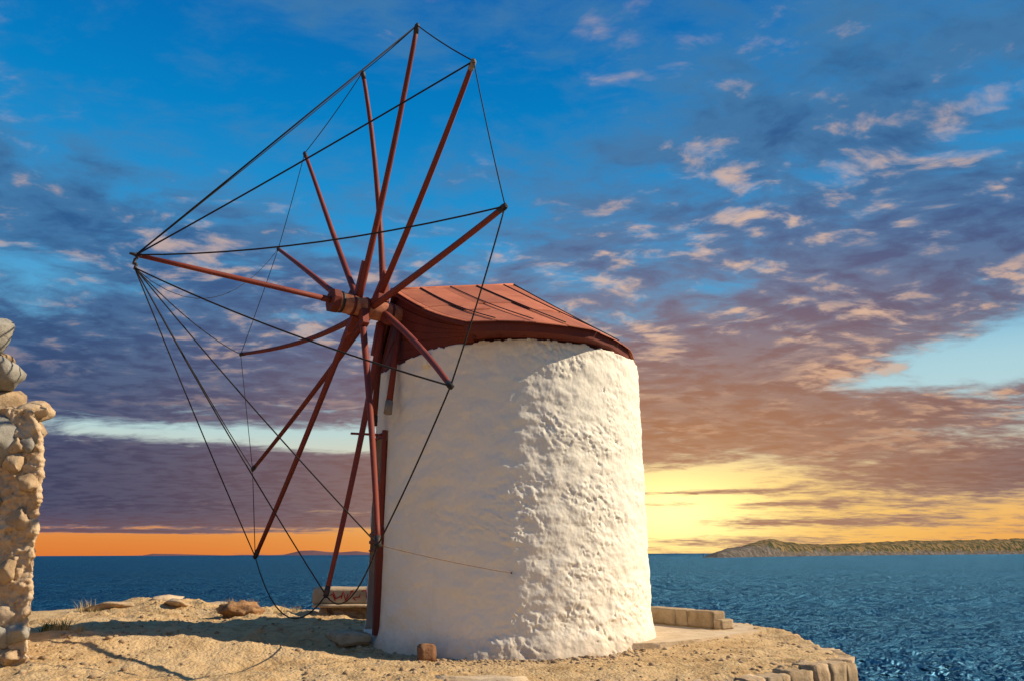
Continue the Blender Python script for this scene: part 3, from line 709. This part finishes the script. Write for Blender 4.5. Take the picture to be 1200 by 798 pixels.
Vc = np.stack([Xg - rwloc.x, Yg - rwloc.y, Zg - rwloc.z], -1)
link('mortar_core', mesh_np('mortar_core', Vc, grid_quads(300, 240)), m_mortar, rw)
bk = slab_mesh('back_fill', [(-3., -.4, -.5), (1.3, -.4, -.5), (.35, 1.2, -.5), (-3., 1.2, -.5)], [(-3., -.4, 3.25), (1.2, -.4, 3.25), (.3, 1.2, 3.25), (-3., 1.2, 3.25)], 0)
link('rubble_fill', bk, m_mortar, rw)
SM = [rock_mesh('stone', 20 + i, 3, 1., .26, 9) for i in range(9)]
SG = [rock_mesh('stone', 60 + i, 3, 1., .24, 10) for i in range(4)]
for me in SM: me.materials.append(m_stone)
for me in SG: me.materials.append(m_gstone)
rw_r = random.Random(8)
def stone(x, y, z, sx, sy, sz, grey=False, rot=None):
    me = rw_r.choice(SG if grey else SM)
    o = link('stone', me, None, rw, (x - rwloc.x, y - rwloc.y, z - rwloc.z)); o.scale = (sx, sy, sz)
    o.rotation_euler = rot or (rw_r.uniform(-.4, .4), rw_r.uniform(-.4, .4), rw_r.uniform(0, 6.28)); return o
z = .32
while z < 3.1:
    h = rw_r.uniform(.16, .34); s_ = 1.7
    while s_ < 4.6:
        wdt = rw_r.uniform(.18, .52); u_ = (s_ + wdt / 2) / 5.4
        x, y = wall_surf(np.array(u_), z + h / 2)
        front = s_ + wdt / 2 < 3.2
        nx, ny = (0, -1) if front else (.77, .64)
        sink = rw_r.uniform(.055, .125) + (0 if front else .04)
        yaw = 0 if front else R(130)
        if front: x = min(float(x), float(edge_x(z + h / 2)) - wdt * .60 - .02); sink -= .105
        if rw_r.random() < (.8 if front else .35): stone(float(x) - nx * sink, float(y) - ny * sink, z + h / 2, wdt * .60, .16, h * .60, rw_r.random() < .3, (rw_r.uniform(-.25, .25), rw_r.uniform(-.3, .3), yaw + rw_r.uniform(-.25, .25)))
        s_ += wdt * rw_r.uniform(1., 1.25)
    z += h * .98
# loose courses along the top, boulders stepping back to the left
for (x, y, zz_, sx, sy, sz, g) in [(-6.56, 10.36, 2.98, .40, .36, .42, True), (-6.52, 10.55, 3.48, .30, .32, .18, False), (-6.62, 10.5, 3.36, .3, .3, .18, False), (-6.34, 10.5, 3.46, .15, .15, .09, False),
                                   (-6.98, 10.5, 3.92, .40, .36, .27, True), (-7.1, 10.6, 3.55, .5, .4, .3, False), (-7.08, 10.6, 4.20, .22, .24, .10, False), (-7.14, 10.5, 4.52, .36, .33, .31, True), (-7.7, 10.6, 4.0, .5, .4, .45, True), (-8.3, 10.7, 3.7, .5, .45, .4, False), (-7.6, 10.6, 4.6, .3, .3, .2, False),
                                   (-8.9, 10.7, 3.6, .5, .4, .35, False), (-7.1, 11.3, 3.3, .4, .4, .3, False), (-7.5, 11.7, 3.3, .45, .4, .3, True), (-9.6, 10.7, 3.5, .5, .4, .35, False), (-10.3, 10.7, 3.4, .5, .4, .35, True), (-6.9, 10.8, 3.2, .4, .4, .25, False)]:
    stone(x, y, zz_, sx, sy, sz, g)

# ------------------------------------------------------------------ concrete bench with graffiti
bx, by = -3.05, 17.35; bz = .30
bench = link('concrete_bench', None, None, loc=(bx, by, bz), label='low concrete block seat with red graffiti behind the mill', cat='bench')
o = link('back_block', chunk_mesh('back_block', 2.2, .42, .33, 1, 5, .012, .02), m_conc, bench, (0, .1, .31))
ob = o
o = link('seat_slab', chunk_mesh('seat_slab', 2.16, .62, .055, 2, 4, .008, .012), m_conc, bench, (.02, 0, .255))
for i in range(6): 
    o = link('rubble_stone', SM[i], None, bench, (-.85 + i * .34, .02, .10)); o.scale = (.2, .26, .17); o.rotation_euler = (.2 * i, .1, i)
link('footing', chunk_mesh('footing', 1.8, .34, .32, 4, 4, .03, .03), m_stone, bench, (.12, .12, -.06))
def scrawl(pts, r=.011):
    P3 = []
    for i in range(len(pts) - 1):
        for t in np.linspace(0, 1, 5)[:-1]: P3.append(np.array(pts[i]) * (1 - t) + np.array(pts[i + 1]) * t)
    P3.append(np.array(pts[-1])); return [(p[0], -.118, p[1]) for p in P3]
rg = random.Random(3)
for j, x0 in enumerate(np.linspace(-.72, .5, 9)):
    pts = [(x0 + rg.uniform(-.05, .08) + .03 * i_, .36 + rg.uniform(0, .22) + (.02 if i_ % 2 else 0)) for i_ in range(6)]
    V_, F_ = tube_data(scrawl(pts), .010, 5); me = bpy.data.meshes.new('graffiti_stroke'); me.from_pydata([v[:] for v in V_], [], F_); link('graffiti_stroke', me, m_paint, bench)

# ------------------------------------------------------------------ low parapet at the right
pa = np.array([3.86, 15.12]); pb = np.array([1.9, 17.9]); pd = (pb - pa) / np.linalg.norm(pb - pa)
par = link('parapet', None, None, loc=(pa[0], pa[1], .27), label='low concrete block parapet behind the right side of the mill', cat='parapet')
ang = math.atan2(pd[1], pd[0]); pos = .0
for i, (ln, hh_) in enumerate([(.18, .17), (.62, .30), (.30, .298), (.9, .303), (.8, .30), (.8, .30)]):
    o = link('block', chunk_mesh('block', ln * .992, .34, hh_, 30 + i, 6, .009, .012), m_par, par, tuple(pd * (pos + ln / 2)) + (0,)); o.rotation_euler = (0, 0, ang); pos += ln
# ------------------------------------------------------------------ rim of dressed stones round the terrace
rim = link('retaining_wall', None, None, loc=(4.2, 11.55, 0.), label='curved edging of worn square stones along the terrace brink', cat='retaining wall')
seg = np.concatenate([[0], np.cumsum(np.linalg.norm(np.diff(RIM, axis=0), axis=1))]); s_ = 0; i = 0; rr_ = random.Random(6)
while s_ < seg[-1] - .1:
    ln = rr_.uniform(.24, .5); sm = min(s_ + ln / 2, seg[-1] - .01); x, y = np.interp(sm, seg, RIM[:, 0]), np.interp(sm, seg, RIM[:, 1])
    x2, y2 = np.interp(sm + .02, seg, RIM[:, 0]), np.interp(sm + .02, seg, RIM[:, 1]); hh_ = rr_.uniform(.50, .56)
    g0 = float(ground_z(np.array([x]), np.array([y + .35]))[0])
    o = link('edge_stone', chunk_mesh('edge_stone', ln * .97, rr_.uniform(.28, .36), hh_, 50 + i, 4, .022, .010), m_par if i % 3 else m_stone, rim, (x - 4.2, y - 11.55, g0 - hh_ + rr_.uniform(-.04, .015)))
    o.rotation_euler = (rr_.uniform(-.03, .03), rr_.uniform(-.03, .03), math.atan2(y2 - y, x2 - x)); s_ += ln; i += 1

# ------------------------------------------------------------------ loose things on the ground
def thing_on(name, me, mt, x, y, sink=.02, rot=(0, 0, 0), scale=None, **kw):
    o = link(name, me, mt, None, (x, y, gz(x, y) - sink), **kw); o.rotation_euler = rot
    if scale: o.scale = scale
    return o
thing_on('brown_block', chunk_mesh('brown_block', .24, .18, .24, 70, 3, .012, .02), m_brick, -1.22, 11.93, .02, (0, 0, .3), label='small squarish brown block against the foot of the white tower', cat='block')
thing_on('kerb_stone', chunk_mesh('kerb_stone', 1.15, .26, .2, 73, 5, .025, .02), m_conc, -.42, 10.22, .15, (0, .02, .06), label='long half-buried kerb stone in the dirt before the tower', cat='kerb stone')
thing_on('doorstep', chunk_mesh('doorstep', .9, .5, .16, 71, 4, .02, .03), m_conc, -2.62, 13.35, .05, (0, 0, R(-62)), label='worn stone doorstep below the red door post', cat='step')
me = rock_mesh('earth_mound', 91, 4, .72, .5, 4)
thing_on('earth_mound', me, m_mound, -5.75, 17.5, -.06, (0, 0, .4), (.44, .36, .36), label='rounded brown earth lump near the cliff edge', cat='mound')
SR = [rock_mesh('rock', 100 + i, 3, .6, .4, 6) for i in range(6)]
for me in SR: me.materials.append(m_stone)
RK = [(-9.0, 18.6, .55, .4, .20), (-8.1, 19.3, .6, .4, .2), (-7.5, 18.6, .4, .3, .16), (-8.6, 17.9, .35, .25, .14), (-6.9, 19.6, .5, .3, .14), (-4.4, 18.4, .3, .25, .14), (-3.9, 18.0, .28, .22, .12), (-4.7, 17.9, .2, .18, .1), (-6.9, 12.7, .42, .26, .16), (-6.2, 12.5, .3, .22, .13), (-5.6, 12.2, .25, .2, .1), (-4.9, 19.4, .35, .25, .12)]
LB = {'slab': ('pale flat rock slabs on the cliff edge beyond the ruined wall', 'pale flat weathered rock on the cliff edge beyond the ruined wall'),
      'bench': ('small rocks beside the concrete seat', 'small tan rock on the ground beside the graffitied concrete seat'),
      'hump': ('rocks on the hump by the ruined wall', 'sunlit tan rock on the hump beside the ruined wall')}
for i, (x, y, sx, sy, sz) in enumerate(RK):
    g_, l_ = LB['hump' if y < 15 else ('slab' if x < -6 else 'bench')]
    thing_on('rock', SR[i % 6], None, x, y, .02, (0, 0, i * 1.3), (sx, sy, sz), cat='rock', group=g_, label=l_)
# pebbles and clods
rs = np.random.RandomState(21)
PB = [rock_mesh('pb', 200 + i, 1, .7, .3, 3) for i in range(5)]
pv = [np.array([v.co[:] for v in m.vertices]) for m in PB]; pf = [np.array([p.vertices[:] for p in m.polygons]) for m in PB]
V_, F_ = [], []; nv = 0
cnt = 6500
xs = rs.uniform(-8, 4.6, cnt); ys = rs.uniform(9.9, 20.5, cnt)
keep = (np.hypot(xs - TC[0], ys - TC[1]) > 2.5) & (land_dist(xs, ys) < -.1) & ((fbm(xs * .7, ys * .7, 3., 2) > -.05) | (rs.rand(cnt) < .25))
foot_a = rs.uniform(R(200), R(345), 900); fr_ = 2.5 + rs.exponential(.16, 900); xs = np.concatenate([xs[keep], TC[0] + fr_ * np.cos(foot_a)]); ys = np.concatenate([ys[keep], TC[1] + fr_ * np.sin(foot_a)])
zs = ground_full(xs, ys); sz = .008 + rs.exponential(.014, len(xs)); sz = np.clip(sz, .006, .06)
for x, y, z, s_ in zip(xs, ys, zs, sz):
    i = rs.randint(5); a = rs.uniform(0, 6.28); v = pv[i] * s_; v = np.stack([v[:, 0] * math.cos(a) - v[:, 1] * math.sin(a), v[:, 0] * math.sin(a) + v[:, 1] * math.cos(a), v[:, 2]], 1)
    V_.append(v + np.array([x, y, z])); F_.append(pf[i] + nv); nv += len(v)
link('pebbles', mesh_np('pebbles', np.vstack(V_), np.vstack(F_)), m_stone, kind='stuff', label='scattered small tan pebbles and clods on the dusty ground', cat='pebbles')
# grass
def tuft_mesh(name, n, h, spread, seed, lean=.5, w=.006):
    rs = np.random.RandomState(seed); V_, F_ = [], []
    for i in range(n):
        a = rs.uniform(0, 6.28); r0 = spread * .4 * rs.rand() ** .5; L = h * rs.uniform(.5, 1.1); le = lean * rs.uniform(.2, 1.2) * L; b2 = rs.uniform(0, 6.28)
        x0, y0 = r0 * math.cos(b2), r0 * math.sin(b2); px, py = -math.sin(a) * w, math.cos(a) * w; k0 = len(V_)
        for t in (0, .5, 1.):
            cx_, cy_, cz = x0 + math.cos(a) * le * t * t, y0 + math.sin(a) * le * t * t, L * t * (1 - .15 * t)
            ww = 1 - .9 * t; V_ += [(cx_ - px * ww, cy_ - py * ww, cz), (cx_ + px * ww, cy_ + py * ww, cz)]
        F_ += [(k0, k0 + 1, k0 + 3, k0 + 2), (k0 + 2, k0 + 3, k0 + 5, k0 + 4)]
    return mesh_np(name, V_, F_)
TM = [tuft_mesh('dry_grass', 60, .26, .4, i) for i in range(3)]
for me in TM: me.materials.append(m_dry)
for i, (x, y, s_) in enumerate([(-5.2, 18.6, 1.), (-6.3, 18.5, 1.1), (-4.9, 18.9, .9), (-4.3, 19.4, 1.1), (-6.0, 19.2, .9), (-9.4, 18.4, 1.2), (-9.0, 18.0, .9)]):
    o = thing_on('grass_tuft', TM[i % 3], None, x, y, .01, (0, 0, i), (s_,) * 3, label='straw-coloured dry grass tuft on the cliff edge', cat='grass tuft', group='dry grass tufts along the cliff edge')
for i, (x, y, s_) in enumerate([(-6.45, 12.0, .8), (-6.1, 11.8, .6), (-6.7, 12.2, .7)]):
    o = thing_on('grass_tuft', TM[i % 3], None, x, y, .01, (0, 0, i), (s_,) * 3, label='dry grass tuft beside the small green plant on the hump', cat='grass tuft', group='dry grass tufts on the hump')
thing_on('green_plant', tuft_mesh('green_plant', 90, .22, .5, 9, .9, .014), m_green, -6.75, 12.4, .01, label='small green leafy plant growing by the ruined wall', cat='plant')
